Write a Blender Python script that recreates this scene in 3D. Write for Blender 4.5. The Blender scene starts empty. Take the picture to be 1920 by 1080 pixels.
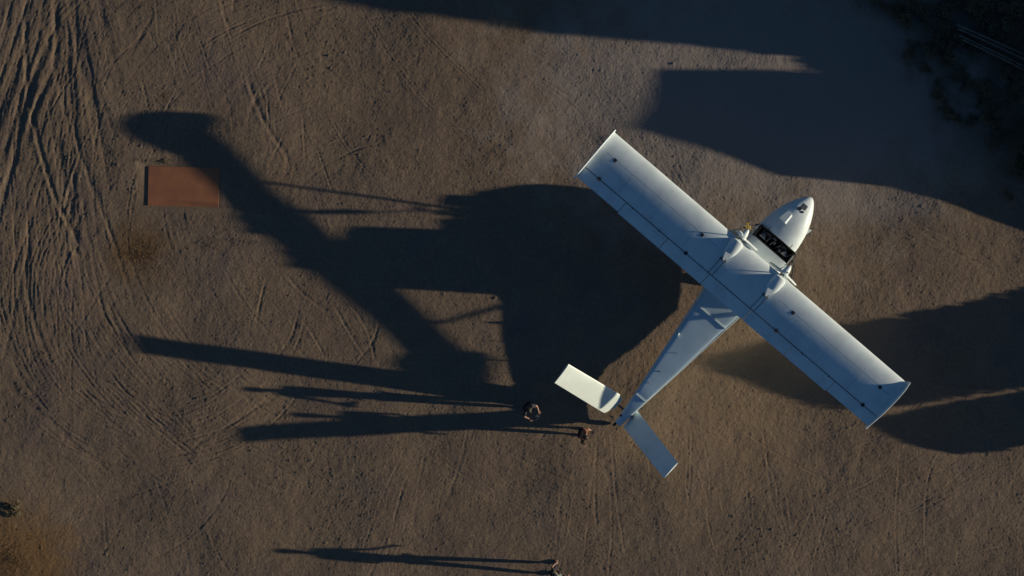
import bpy, bmesh, math, random
import numpy as np
from mathutils import Vector, Matrix
random.seed(7); rng = np.random.default_rng(11)
sc = bpy.context.scene
COL = sc.collection
R = math.radians
# ------------------------------------------------------------------ camera, sky, sun
CAM_H = 50.0; PX = 50.0                      # 50 photo pixels to the metre on the ground
cam = bpy.data.cameras.new('drone_camera'); co = bpy.data.objects.new('drone_camera', cam); COL.objects.link(co)
co.location = (0, 0, CAM_H); co.rotation_euler = (0, 0, 0)
cam.sensor_width = 36; cam.lens = 36 * CAM_H * PX / 1920; cam.clip_start = .5; cam.clip_end = 1500
sc.camera = co
SUN_EL = R(9.23); SX, SY = 0.9981, -0.0610   # horizontal direction towards the sun
w = bpy.data.worlds.new('World'); sc.world = w; w.use_nodes = True
nt = w.node_tree; bg = nt.nodes['Background']
sky = nt.nodes.new('ShaderNodeTexSky'); sky.sky_type = 'NISHITA'; sky.sun_disc = False
sky.sun_elevation = SUN_EL; sky.sun_rotation = math.atan2(SX, SY); sky.dust_density = .5; sky.ozone_density = 4.9
nt.links.new(sky.outputs[0], bg.inputs[0]); bg.inputs[1].default_value = 0.069
sl = bpy.data.lights.new('sun', 'SUN'); sl.energy = 5.0; sl.angle = R(.55); sl.color = (1.0, .92, .72)
so = bpy.data.objects.new('sun', sl); COL.objects.link(so)
sv = Vector((SX * math.cos(SUN_EL), SY * math.cos(SUN_EL), math.sin(SUN_EL)))
so.rotation_euler = sv.to_track_quat('Z', 'Y').to_euler(); so.location = (30, -2, 20)
sc.view_settings.view_transform = 'Standard'; sc.view_settings.look = 'None'
sc.view_settings.exposure = 0.0; sc.view_settings.gamma = 1; sc.view_settings.use_curve_mapping = False
# ------------------------------------------------------------------ helpers
def P(u, v, h=0.0):
    """photo pixel + height above ground -> place in the world"""
    k = (CAM_H - h) / CAM_H
    return Vector(((u - 960) / PX * k, (540 - v) / PX * k, h))
def mat(name, col, rough=.8, metal=0, spec=.5):
    m = bpy.data.materials.new(name); m.use_nodes = True
    b = m.node_tree.nodes['Principled BSDF']
    b.inputs['Base Color'].default_value = (*col, 1); b.inputs['Roughness'].default_value = rough
    b.inputs['Metallic'].default_value = metal; b.inputs['Specular IOR Level'].default_value = spec
    return m
def noisy(name, c1, c2, scale=4, rough=.8, metal=0, bump=0, bscale=30, spec=.5, lo=.35, hi=.65, detail=6, stretch=None):
    m = mat(name, c1, rough, metal, spec); n = m.node_tree.nodes; l = m.node_tree.links; b = n['Principled BSDF']
    tc = n.new('ShaderNodeTexCoord'); src = tc.outputs['Object']
    if stretch:
        mp = n.new('ShaderNodeMapping'); mp.inputs['Scale'].default_value = stretch; l.new(src, mp.inputs[0]); src = mp.outputs[0]
    t = n.new('ShaderNodeTexNoise'); t.inputs['Scale'].default_value = scale; t.inputs['Detail'].default_value = detail
    l.new(src, t.inputs['Vector'])
    r = n.new('ShaderNodeValToRGB'); r.color_ramp.elements[0].position = lo; r.color_ramp.elements[1].position = hi
    r.color_ramp.elements[0].color = (*c1, 1); r.color_ramp.elements[1].color = (*c2, 1)
    l.new(t.outputs[0], r.inputs[0]); l.new(r.outputs[0], b.inputs['Base Color'])
    if bump:
        t2 = n.new('ShaderNodeTexNoise'); t2.inputs['Scale'].default_value = bscale; t2.inputs['Detail'].default_value = 4
        l.new(src, t2.inputs['Vector'])
        bp = n.new('ShaderNodeBump'); bp.inputs['Distance'].default_value = bump; bp.inputs['Strength'].default_value = 1
        l.new(t2.outputs[0], bp.inputs['Height']); l.new(bp.outputs[0], b.inputs['Normal'])
    return m
def link_mesh(name, me, m=None, parent=None, smooth=False):
    o = bpy.data.objects.new(name, me); COL.objects.link(o)
    if m is not None: me.materials.append(m)
    if parent is not None: o.parent = parent
    if smooth: me.shade_smooth()
    return o
def build(name, vs, fs, m=None, parent=None, smooth=False):
    me = bpy.data.meshes.new(name); me.from_pydata([tuple(v) for v in vs], [], fs); me.update()
    return link_mesh(name, me, m, parent, smooth)
def tag(o, label=None, cat=None, group=None, kind=None):
    if label: o['label'] = label
    if cat: o['category'] = cat
    if group: o['group'] = group
    if kind: o['kind'] = kind
    return o
def empty(name, loc, rz=0):
    o = bpy.data.objects.new(name, None); COL.objects.link(o); o.location = loc; o.rotation_euler = (0, 0, rz); o.empty_display_size = .2
    return o
def copy_tree(o, parent=None):
    c = o.copy(); COL.objects.link(c)
    if parent is not None: c.parent = parent
    for ch in list(o.children): copy_tree(ch, c)
    return c
class MB:
    def __init__(s): s.v = []; s.f = []
    def add(s, vs, fs):
        n = len(s.v); s.v += [tuple(v) for v in vs]; s.f += [tuple(i + n for i in f) for f in fs]; return s
    def box(s, c, d, M=None):
        vs = [Vector((c[0] + a * d[0] / 2, c[1] + b * d[1] / 2, c[2] + e * d[2] / 2)) for a in (-1, 1) for b in (-1, 1) for e in (-1, 1)]
        if M is not None: vs = [M @ v for v in vs]
        return s.add(vs, [(0, 1, 3, 2), (4, 6, 7, 5), (0, 4, 5, 1), (2, 3, 7, 6), (0, 2, 6, 4), (1, 5, 7, 3)])
    def tube(s, pts, rad, n=8):
        pts = [Vector(p) for p in pts]; rad = rad if isinstance(rad, (list, tuple)) else [rad] * len(pts)
        rings = []
        for i, p in enumerate(pts):
            d = (pts[min(i + 1, len(pts) - 1)] - pts[max(i - 1, 0)]).normalized()
            a = d.orthogonal().normalized() if i == 0 else (a - d * a.dot(d)).normalized()
            b = d.cross(a)
            rings.append([p + (a * math.cos(t) + b * math.sin(t)) * rad[i] for t in [2 * math.pi * k / n for k in range(n)]])
        return s.loft(rings)
    def loft(s, rings, caps=(True, True)):
        n = len(rings[0]); vs = [v for r in rings for v in r]; fs = []
        for i in range(len(rings) - 1):
            for k in range(n):
                k2 = (k + 1) % n; fs.append((i * n + k, i * n + k2, (i + 1) * n + k2, (i + 1) * n + k))
        if caps[0]: fs.append(tuple(range(n))[::-1])
        if caps[1]: fs.append(tuple((len(rings) - 1) * n + k for k in range(n)))
        return s.add(vs, fs)
    def ell(s, c, r, n=10, m=8, M=None):
        vs = []; fs = []
        for i in range(m + 1):
            t = math.pi * i / m
            for k in range(n):
                p = 2 * math.pi * k / n
                v = Vector((r[0] * math.sin(t) * math.cos(p), r[1] * math.sin(t) * math.sin(p), r[2] * math.cos(t)))
                if M is not None: v = M @ v
                vs.append(v + Vector(c))
        for i in range(m):
            for k in range(n):
                fs.append((i * n + k, (i + 1) * n + k, (i + 1) * n + (k + 1) % n, i * n + (k + 1) % n))
        return s.add(vs, fs)
    def build(s, name, m=None, parent=None, smooth=False, angle=None):
        o = build(name, s.v, s.f, m, parent)
        bm = bmesh.new(); bm.from_mesh(o.data); bmesh.ops.remove_doubles(bm, verts=bm.verts, dist=1e-5)
        bmesh.ops.recalc_face_normals(bm, faces=bm.faces)
        if angle is not None:
            for f in bm.faces: f.smooth = True
            for e in bm.edges:
                if len(e.link_faces) == 2 and e.calc_face_angle(0) > angle: e.smooth = False
        elif smooth:
            for f in bm.faces: f.smooth = True
        bm.to_mesh(o.data); bm.free(); return o
# ------------------------------------------------------------------ ground: one sheet, real ruts and clods
def grow(a0, n, total):
    st = np.geomspace(.08, total, n); return a0 + np.cumsum(st)
RES = .04
fx = np.arange(-20.6, 20.6 + 1e-6, RES); fy = np.arange(-12.0, 12.0 + 1e-6, RES)
ex = grow(0, 34, 60)
xs = np.concatenate([(fx[0] - ex)[::-1], fx, fx[-1] + ex]); ys = np.concatenate([(fy[0] - ex)[::-1], fy, fy[-1] + ex])
NX, NY = len(xs), len(ys); X, Y = np.meshgrid(xs, ys)           # [iy, ix]
def spec(beta, lo, hi, sx=1., sy=1.):
    """noise with wavelengths between lo and hi metres"""
    k1 = np.fft.fftfreq(NY, RES)[:, None] * sy; k2 = np.fft.rfftfreq(NX, RES)[None, :] * sx
    k = np.sqrt(k1 ** 2 + k2 ** 2) + 1e-9
    A = k ** (-beta) * ((k > 1 / hi) & (k < 1 / lo))
    f = np.fft.rfft2(rng.standard_normal((NY, NX))) * A
    n = np.fft.irfft2(f, s=(NY, NX)); return n / n.std()
Z = .026 * spec(1.5, 3, 12) + .0038 * spec(1.3, .6, 3) + .0020 * spec(1.0, .16, .6) + .0032 * spec(.2, .08, .15)
patch = np.clip(.5 + .5 * spec(1.5, 2, 10), 0, 1.6)
clod = spec(.6, .1, .35); Z += .013 * np.clip(clod - 1.8, 0, 2.0) * patch
pit = spec(.6, .12, .5); Z -= .009 * np.clip(pit - 2.0, 0, 1.6) * patch
grainy = spec(.2, .08, .2)
def pxy(u, v): return ((u - 960) / PX, (540 - v) / PX)
def catmull(pts, step):
    pts = [np.array(p, float) for p in pts]
    if len(pts) == 2: pts = [pts[0], (pts[0] + pts[1]) / 2, pts[1]]
    e = [2 * pts[0] - pts[1]] + pts + [2 * pts[-1] - pts[-2]]; out = []
    for i in range(1, len(e) - 2):
        n = max(2, int(np.linalg.norm(e[i + 1] - e[i]) / step))
        for k in range(n):
            t = k / n
            out.append(.5 * ((2 * e[i]) + (-e[i - 1] + e[i + 1]) * t + (2 * e[i - 1] - 5 * e[i] + 4 * e[i + 1] - e[i + 2]) * t * t
                             + (-e[i - 1] + 3 * e[i] - 3 * e[i + 1] + e[i + 2]) * t ** 3))
    out.append(e[-2]); return np.array(out)
def rut(pxs, wdt=.06, dep=.03, berm=.5, rough=.5, tread=0):
    global Z
    p = catmull([pxy(*q) for q in pxs], .25)
    m = wdt * 4
    x0, x1 = np.searchsorted(xs, [p[:, 0].min() - m, p[:, 0].max() + m]); y0, y1 = np.searchsorted(ys, [p[:, 1].min() - m, p[:, 1].max() + m])
    if x1 - x0 < 2 or y1 - y0 < 2: return
    D = np.full((y1 - y0, x1 - x0), 9.); S = np.zeros_like(D); L = 0; sgn = np.zeros_like(D)
    for a, b in zip(p[:-1], p[1:]):
        d = b - a; ln = np.hypot(*d)
        if ln < 1e-6: continue
        i0, i1 = np.searchsorted(xs[x0:x1], [min(a[0], b[0]) - m, max(a[0], b[0]) + m]); j0, j1 = np.searchsorted(ys[y0:y1], [min(a[1], b[1]) - m, max(a[1], b[1]) + m])
        xx = X[y0:y1, x0:x1][j0:j1, i0:i1] - a[0]; yy = Y[y0:y1, x0:x1][j0:j1, i0:i1] - a[1]
        t = np.clip((xx * d[0] + yy * d[1]) / ln ** 2, 0, 1)
        q = np.hypot(xx - t * d[0], yy - t * d[1]); Dw = D[j0:j1, i0:i1]; k = q < Dw
        Dw[k] = q[k]; S[j0:j1, i0:i1][k] = (L + t * ln)[k]; sgn[j0:j1, i0:i1][k] = np.sign(xx * d[1] - yy * d[0])[k]; L += ln
    fade = np.clip(S / (.12 * L + .2), 0, 1) * np.clip((L - S) / (.12 * L + .2), 0, 1)
    ph = rng.uniform(0, 9, 4)
    mod = .75 + rough * (.3 * np.sin(S * 2.1 + ph[0]) + .3 * np.sin(S * 5.3 + ph[1]) + .2 * np.sin(S * 11 + ph[2]))
    r = D / wdt
    dep = dep * (.62 if dep < .02 else .33 if dep < .09 else .6)
    prof = -np.exp(-(r ** 2)) + berm * np.exp(-((r - 1.75) / .55) ** 2) * (1 + .4 * sgn)
    if tread: prof += .35 * np.exp(-(r ** 2)) * (np.sin(S * 2 * math.pi / .12) > 0)
    Z[y0:y1, x0:x1] += dep * fade * mod * prof * (D < m)
T = rut
# the bundle of deep ruts at the left edge
for q, wd, dp in [([(44, -20), (50, 120), (56, 190), (76, 280), (100, 360), (134, 430), (162, 478)], .085, .075),
                  ([(108, -20), (98, 60), (70, 130), (40, 230), (16, 330), (-10, 420)], .12, .08), ([(84, -20), (72, 60), (50, 140), (22, 240), (-8, 330)], .09, .05),
                  ([(125, -20), (130, 110), (134, 200), (146, 270), (166, 330), (188, 396)], .07, .045), ([(103, -20), (106, 90), (96, 140), (66, 210), (50, 300)], .1, .07),
                  ([(140, -20), (144, 80), (140, 150), (146, 240)], .06, .04), ([(20, -20), (10, 60), (-10, 120)], .09, .06), ([(60, -20), (46, 70), (22, 170), (-6, 250)], .07, .05),
                  ([(150, 300), (124, 380), (108, 440)], .08, .06), ([(126, 300), (140, 350), (128, 400), (116, 450)], .09, .06),
                  ([(58, 380), (50, 470), (52, 540), (64, 600), (84, 655), (112, 710)], .09, .05), ([(45, 400), (40, 480), (45, 545)], .05, .025),
                  ([(0, 690), (30, 735), (62, 765), (110, 800), (140, 840), (180, 860)], .12, .03), ([(16, 655), (40, 710), (85, 765), (130, 800)], .07, .03),
                  ([(200, 560), (215, 600), (238, 655), (250, 670)], .07, .045), ([(300, 855), (350, 850), (380, 825), (420, 805), (470, 770), (540, 730)], .07, .035),
                  ([(220, 500), (180, 560), (150, 610), (120, 640)], .05, .02), ([(380, 895), (350, 860), (320, 800)], .04, .02),
                  ([(462, 130), (474, 175), (500, 235), (530, 280), (540, 300), (536, 340)], .08, .05), ([(520, 150), (480, 190), (470, 230)], .07, .04), ([(500, 150), (470, 200), (466, 240)], .05, .03),
                  ([(240, 110), (270, 60), (290, 20)], .07, .03), ([(230, 105), (265, 70), (262, 40)], .06, .03), ([(275, 55), (300, 95)], .05, .03),
                  ([(410, -20), (425, 40), (440, 60)], .06, .035), ([(440, -20), (436, 30)], .05, .03), ([(530, -20), (545, 60), (560, 110), (590, 170)], .05, .03)]:
    T(q, wd, dp, .3, .35)
for i in range(60):                                                  # finer parallel striae beside them
    u = rng.uniform(-10, 175); v = rng.uniform(-60, 400); ln = rng.uniform(110, 330)
    s = rng.normal(-.36, .06) if u < 75 or rng.random() < .45 else rng.normal(.16, .09)
    T([(u, v), (u + s * ln * .5 + rng.uniform(-2, 2), v + ln * .5), (u + s * ln, v + ln)], rng.uniform(.04, .10), rng.uniform(.012, .03), .2, .3)
for i in range(18):                                                  # broad smoothed wheel beds
    u = rng.uniform(-10, 165); v = rng.uniform(-120, 300); ln = rng.uniform(200, 420); s = rng.normal(-.34, .04) if u < 100 else rng.normal(.2, .05)
    T([(u, v), (u + s * ln * .5, v + ln * .5), (u + s * ln, v + ln)], rng.uniform(.14, .24), rng.uniform(.03, .05), .15, .3)
for i in range(40):
    u = rng.uniform(150, 600); v = rng.uniform(-20, 300); ln = rng.uniform(30, 110); s = rng.choice([-.5, .25, .35, 0.05])
    T([(u, v), (u + s * ln, v + ln)], rng.uniform(.025, .05), rng.uniform(.008, .02), .6)
# long pairs of tyre tracks running down to the right
for off in (0, 9):
    T([(660 + off, -10), (720 + off, 90), (790 + off, 185), (860 + off, 245), (920 + off, 290)], .03, .02, .9, .3)
    T([(750 + off, 0), (800 + off, 70), (880 + off, 150), (915 + off, 185)], .028, .016, .9, .3)
T([(612, 205), (640, 255), (680, 310), (735, 365), (790, 400), (830, 430)], .035, .024, .9, .3); T([(1690, 400), (1760, 455), (1850, 500), (1930, 530)], .05, .012, .7)
T([(1600, 385), (1700, 440), (1800, 495)], .035, .01, .8); T([(1720, 420), (1790, 450), (1900, 495)], .04, .01, .8)
for q in [[(740, 520), (720, 570), (700, 640), (660, 690)], [(500, 520), (490, 560), (478, 620)], [(560, 580), (548, 630), (520, 670)], [(575, 590), (560, 640), (545, 670)], [(570, 600), (600, 650), (620, 690)],
          [(620, 560), (660, 630), (700, 690)], [(650, 560), (690, 620), (706, 690)], [(530, 510), (580, 560), (640, 600)], [(790, 690), (820, 720), (750, 760)], [(880, 790), (950, 815), (1000, 812)]]:
    T(q, .05, .018, .6)
# fan of faint wheel marks spreading below the aeroplane
for i in range(44):
    a = rng.uniform(-1, 1); u0 = 1150 + a * 420 + rng.uniform(-40, 40); v0 = rng.uniform(790, 950); ln = rng.uniform(70, 260); s = a * .35 + rng.uniform(-.2, .2)
    T([(u0, v0), (u0 + s * ln * .5 + rng.uniform(-8, 8), v0 + ln * .5), (u0 + s * ln, v0 + ln)], rng.uniform(.025, .05), rng.uniform(.005, .012), .7)
for i in range(34):
    a = rng.uniform(2.1, 3.35); r = rng.uniform(560, 960); da = rng.uniform(.12, .4); cx, cy = 960, 340
    T([(cx + r * math.cos(a + da * k / 3), cy + r * .8 * math.sin(a + da * k / 3)) for k in range(4)], rng.uniform(.03, .06), rng.uniform(.006, .014), .7)
for q in [[(1770, 830), (1740, 900), (1735, 1000), (1745, 1090)], [(1690, 820), (1684, 900), (1680, 990), (1685, 1090)], [(1355, 780), (1440, 840), (1530, 890), (1640, 940), (1720, 980)], [(1600, 1085), (1740, 1060), (1860, 1030), (1930, 1015)],
          [(1440, 940), (1420, 980), (1370, 1040)], [(1530, 940), (1500, 1010), (1470, 1080)], [(1555, 950), (1530, 1040), (1520, 1090)], [(220, 940), (330, 900), (350, 885)], [(260, 1060), (330, 1025), (380, 985), (420, 930), (440, 870)], [(290, 890), (310, 950), (320, 980)],
          [(355, 880), (365, 930), (380, 975)], [(388, 985), (410, 1040), (440, 1085)], [(195, 960), (198, 1010), (205, 1060)], [(120, 855), (165, 905), (200, 950)]]:
    T(q, .04, .02, .8, .3)
# hundreds of faint old wheel marks sweeping round the yard
def arcs(n, cx, cy, r0, r1, a0, a1, asp=.85, w0=.02, w1=.042, d0=.006, d1=.017):
    for i in range(n):
        r = rng.uniform(r0, r1); a = rng.uniform(a0, a1); da = rng.uniform(60, 300) / r; k = rng.uniform(-.05, .05)
        q = [(cx + r * (1 + k * t / 3) * math.cos(R(a) + da * t / 3), cy + asp * r * (1 + k * t / 3) * math.sin(R(a) + da * t / 3)) for t in range(4)]
        wd = rng.uniform(w0, w1); dp = rng.uniform(d0, d1); T(q, wd, dp, .7)
        if rng.random() < .55: o_ = rng.uniform(5, 10); T([(a_ + o_, b_ - o_ * .4) for a_, b_ in q], wd, dp * .8, .7)
arcs(150, 700, 400, 440, 760, 95, 265); arcs(60, 300, 560, 170, 330, 20, 180, 1.0); arcs(80, 1330, 420, 430, 760, 25, 130, d0=.004, d1=.010); arcs(50, 760, 560, 250, 620, 190, 330, 1.0, d1=.008)
for i in range(150):                                                 # combed fine striae at the left
    v = rng.uniform(-60, 560); u = rng.uniform(-20, 210 - v * .12); ln = rng.uniform(60, 260); s = rng.normal(-.30 + (v / 560) * .45, .09)
    T([(u, v), (u + s * ln * .5 + rng.uniform(-3, 3), v + ln * .5), (u + s * ln * .8, v + ln)], rng.uniform(.02, .04), rng.uniform(.008, .019), .3, .4)
for i in range(70):
    u = rng.uniform(180, 640); v = rng.uniform(-30, 420); ln = rng.uniform(40, 150); s = rng.normal(.32, .15) if rng.random() < .7 else rng.normal(-.3, .1)
    T([(u, v), (u + s * ln, v + ln)], rng.uniform(.018, .035), rng.uniform(.006, .014), .6)
# trampled patches, holes and scuffs
def scuff(u, v, r, n, d):
    for i in range(n):
        a = rng.uniform(0, 6.28); rr = r * math.sqrt(rng.random()); x, y = u + rr * math.cos(a), v + rr * math.sin(a); l = rng.uniform(3, 9); b = rng.uniform(0, 3.14)
        T([(x, y), (x + l * math.cos(b), y + l * math.sin(b))], rng.uniform(.04, .08), d * rng.uniform(.5, 1.2), .8)
scuff(950, 205, 14, 9, .02); scuff(1100, 812, 26, 40, .02); scuff(855, 840, 32, 30, .018); scuff(925, 640, 12, 10, .04); scuff(1085, 770, 25, 16, .015); scuff(925, 720, 14, 10, .02)
scuff(260, 1058, 14, 12, .04); scuff(150, 345, 20, 16, .04); scuff(640, 1000, 12, 6, .02); scuff(60, 560, 18, 8, .03); scuff(145, 595, 10, 6, .05); scuff(830, 935, 10, 5, .025); scuff(1870, 1045, 10, 10, .012)
scuff(880, 215, 20, 12, .012); scuff(700, 290, 20, 10, .012); scuff(1490, 210, 30, 30, .02); scuff(1460, 260, 25, 20, .02); scuff(160, 170, 60, 30, .02); scuff(60, 250, 60, 26, .03)
for i in range(60): scuff(rng.uniform(0, 1920), rng.uniform(0, 1080), rng.uniform(6, 30), int(rng.integers(3, 9)), rng.uniform(.006, .016))
scuff(28, 962, 22, 20, .05); T([(130, 460), (150, 480)], .1, .04)
def flatten(u, v, rx, ry, z0):
    global Z
    x, y = pxy(u, v); k = np.clip(1.35 - np.maximum(np.abs(X - x) / rx, np.abs(Y - y) / ry), 0, .25) / .25; Z = Z * (1 - k) + z0 * k
cx_, cy_ = pxy(344, 350); SHEET_Z = float(Z[np.searchsorted(ys, cy_ - .7):np.searchsorted(ys, cy_ + .7), np.searchsorted(xs, cx_ - 1.3):np.searchsorted(xs, cx_ + 1.3)].mean())
flatten(344, 350, 1.32, .74, SHEET_Z)
# fade relief away outside the modelled yard; banks under the scrub
fadeX = np.clip((22.5 - np.abs(X)) / 2, 0, 1); fadeY = np.clip((13.5 - np.abs(Y)) / 1.5, 0, 1)
Z *= np.minimum(fadeX, fadeY)
vv = np.stack([X, Y, Z], -1).reshape(-1, 3)
me = bpy.data.meshes.new('ground'); idx = np.arange(NX * NY).reshape(NY, NX)
quads = np.stack([idx[:-1, :-1], idx[:-1, 1:], idx[1:, 1:], idx[1:, :-1]], -1).reshape(-1, 4)
me.vertices.add(len(vv)); me.vertices.foreach_set('co', vv.astype(np.float32).ravel())
me.loops.add(quads.size); me.loops.foreach_set('vertex_index', quads.astype(np.int32).ravel())
me.polygons.add(len(quads)); me.polygons.foreach_set('loop_start', np.arange(0, quads.size, 4, dtype=np.int32))
me.update(calc_edges=True); me.shade_smooth()
def ground_z(x, y):
    i = min(max(int(np.searchsorted(xs, x)), 0), NX - 1); j = min(max(int(np.searchsorted(ys, y)), 0), NY - 1); return float(Z[j, i])
def ground_material():
    m = mat('packed_sandy_earth', (0.227, 0.147, 0.093), .95, spec=.15); n = m.node_tree.nodes; l = m.node_tree.links; b = n['Principled BSDF']
    tc = n.new('ShaderNodeTexCoord'); obj = tc.outputs['Object']
    def noise(s, d=5, dist=0, rough=.6):
        t = n.new('ShaderNodeTexNoise'); t.inputs['Scale'].default_value = s; t.inputs['Detail'].default_value = d
        t.inputs['Roughness'].default_value = rough; t.inputs['Distortion'].default_value = dist; l.new(obj, t.inputs['Vector']); return t.outputs[0]
    def ramp(f, stops):
        r = n.new('ShaderNodeValToRGB'); e = r.color_ramp.elements
        while len(e) < len(stops): e.new(.5)
        for q, (p, c) in zip(e, stops): q.position = p; q.color = (*c, 1) if len(c) == 3 else c
        l.new(f, r.inputs[0]); return r.outputs[0]
    def mix(f, a, c, mode='MIX'):
        x = n.new('ShaderNodeMix'); x.data_type = 'RGBA'; x.blend_type = mode
        if isinstance(f, float): x.inputs[0].default_value = f
        else: l.new(f, x.inputs[0])
        for s, k in ((6, a), (7, c)):
            if isinstance(k, tuple): x.inputs[s].default_value = (*k, 1)
            else: l.new(k, x.inputs[s])
        return x.outputs[2]
    G = lambda g: (g, g, g)
    base = ramp(noise(.22, 6), [(.30, (0.200, 0.134, 0.096)), (.5, (0.246, 0.166, 0.107)), (.7, (0.219, 0.153, 0.122))])
    base = mix(ramp(noise(.9, 6, .4), [(.42, G(0)), (.68, G(.6))]), base, (0.286, 0.200, 0.127))       # paler sand
    base = mix(ramp(noise(.55, 5, .8), [(.52, G(0)), (.7, G(.55))]), base, (0.166, 0.118, 0.107))       # purplish clay
    base = mix(ramp(noise(9, 5), [(.35, G(.55)), (.6, G(0))]), base, (0.140, 0.095, 0.069))
    base = mix(ramp(noise(38, 3, 0, .7), [(.56, G(0)), (.72, G(.6))]), base, (0.359, 0.273, 0.202))        # grit
    base = mix(ramp(noise(31, 3, 0, .7), [(.28, G(.7)), (.42, G(0))]), base, (0.093, 0.067, 0.054))
    def blob(u, v, r, soft, amt, col, base, sx=1):
        c = P(u, v); g = n.new('ShaderNodeMapping'); g.inputs['Location'].default_value = (-c.x * sx, -c.y, 0); g.inputs['Scale'].default_value = (sx, 1, 0)
        l.new(obj, g.inputs[0]); ln = n.new('ShaderNodeVectorMath'); ln.operation = 'LENGTH'; l.new(g.outputs[0], ln.inputs[0])
        ad = n.new('ShaderNodeMath'); ad.operation = 'MULTIPLY_ADD'; l.new(noise(.8, 6, .5), ad.inputs[0]); ad.inputs[1].default_value = soft * 2.2; l.new(ln.outputs['Value'], ad.inputs[2])
        mr = n.new('ShaderNodeMapRange'); mr.inputs[1].default_value = r + soft * 1.6; mr.inputs[2].default_value = r + soft * .6; mr.inputs[3].default_value = 0; mr.inputs[4].default_value = amt
        l.new(ad.outputs[0], mr.inputs[0]); return mix(mr.outputs[0], base, col)
    base = blob(1930, -40, 7.2, 1.6, .85, (0.130, 0.093, 0.064), base)                                    # darker brown earth around the scrub corner
    base = blob(1330, 740, 3.0, 4.0, .48, (0.378, 0.247, 0.141), base, .8)                                 # brighter light near the tail put into the earth colour
    base = blob(20, 1065, 2.2, 1.6, .85, (.24, .13, .052), base); base = blob(265, 470, .9, 1.1, .9, (.17, .095, .045), base)
    base = blob(1560, 640, 3.0, 3.0, .35, (0.319, 0.219, 0.141), base)
    base = blob(1420, 190, 5.0, 3.0, .75, (0.325, 0.266, 0.229), base, .6)
    l.new(base, b.inputs['Base Color'])
    bp = n.new('ShaderNodeBump'); bp.inputs['Distance'].default_value = .02; bp.inputs['Strength'].default_value = .8
    l.new(noise(26, 4, .2, .8), bp.inputs['Height']); l.new(bp.outputs[0], b.inputs['Normal'])
    return m
gr = link_mesh('ground', me, ground_material()); tag(gr, kind='structure', label='wide yard of packed brown sandy earth scored by wheel ruts')
# ------------------------------------------------------------------ materials
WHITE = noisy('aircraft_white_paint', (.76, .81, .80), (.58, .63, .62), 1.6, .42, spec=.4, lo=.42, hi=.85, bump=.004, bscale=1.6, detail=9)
SHADE_BLUE = noisy('pale_blue_grey_paint', (.56, .68, .74), (.46, .57, .63), 1.4, .45, lo=.4, hi=.85, detail=9)  # white skin, with the boom's cool shaded tone put into its colour
LIT_CREAM = noisy('tail_lit_cream', (.73, .77, .70), (.68, .71, .64), 2.0, .4)  # same white paint, warm sunlit tone of the sunward stabiliser mixed in
DARK = mat('dark_gap', (.012, .013, .016), .7); BLACK = mat('cockpit_black', (.015, .014, .013), .75)
GREY = noisy('bare_grey_metal', (.20, .20, .19), (.10, .10, .10), 12, .5, .4)
HATCH = noisy('brown_hatch', (.07, .045, .035), (.03, .025, .025), 20, .6)
RUBBER = mat('black_rubber', (.02, .02, .02), .85)
SEAM = mat('sealed_seam', (.25, .26, .26), .6)
YEL = mat('yellow_tag', (.65, .42, .04), .5)
# ------------------------------------------------------------------ the aeroplane
HEAD = R(49.4); f = Vector((math.cos(HEAD), math.sin(HEAD), 0)); lft = Vector((-math.sin(HEAD), math.cos(HEAD), 0))
O = Vector(((1402 - 960) / PX, (540 - 486) / PX, 0))
plane = empty('aeroplane', O, HEAD)
tag(plane, 'white twin engined high wing aeroplane with a butterfly tail and open cockpit', 'aeroplane')
def L(v):                                                             # world -> aeroplane space
    d = Vector(v) - O; return Vector((d.dot(f), d.dot(lft), d.z))
def yc(x): return -.17 + .013 * x
def ring(x, zb, zt, hw, n, N=32, y0=None):
    zc, hz = (zb + zt) / 2, (zt - zb) / 2; out = []; y0 = yc(x) if y0 is None else y0
    for k in range(N):
        t = 2 * math.pi * (k + .5) / N; c, s = math.cos(t), math.sin(t)
        out.append(Vector((x, y0 + hw * math.copysign(abs(c) ** (2 / n), c), zc + hz * math.copysign(abs(s) ** (2 / n), s))))
    return out
def interp(tab, x):
    c = list(zip(*tab)); return [float(np.interp(x, c[0], q)) for q in c[1:]]
def hull(name, tab, m, n, parent=plane, ease=False):
    x0, x1 = tab[0][0], tab[-1][0]
    if ease:
        pts = catmull([np.array(t) for t in tab], (x1 - x0) / n); rr = [ring(*p) for p in pts]
    else:
        rr = [ring(x, *interp(tab, x)) for x in sorted(set([t[0] for t in tab] + list(np.linspace(x0, x1, n))))]
    mb = MB(); mb.loft(rr); return mb.build(name, m, parent, angle=R(38))
hull('fuselage', [(-7.86, .16, .44, .12, 5), (-7.0, .26, .66, .21, 9), (-6.3, .32, .80, .29, 10), (-5, .39, .95, .46, 11), (-3, .36, 1.19, .69, 11), (-1.82, .33, 1.35, .84, 11), (0, .5, 1.48, .86, 6), (.63, .55, 1.55, .86, 5)], SHADE_BLUE, 30)
# cabin under the wing
cab = MB(); cab.loft([ring(x, 1.2, zt, hw, 6) for x, zt, hw in [(-1.72, 2.28, .70), (-1.5, 2.32, .80), (-.2, 2.42, .82), (-.02, 2.40, .82), (.04, 1.86, .84), (.30, 1.89, .85), (.54, 1.92, .85)]])
cab.build('cabin', WHITE, plane, angle=R(38))
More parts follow.
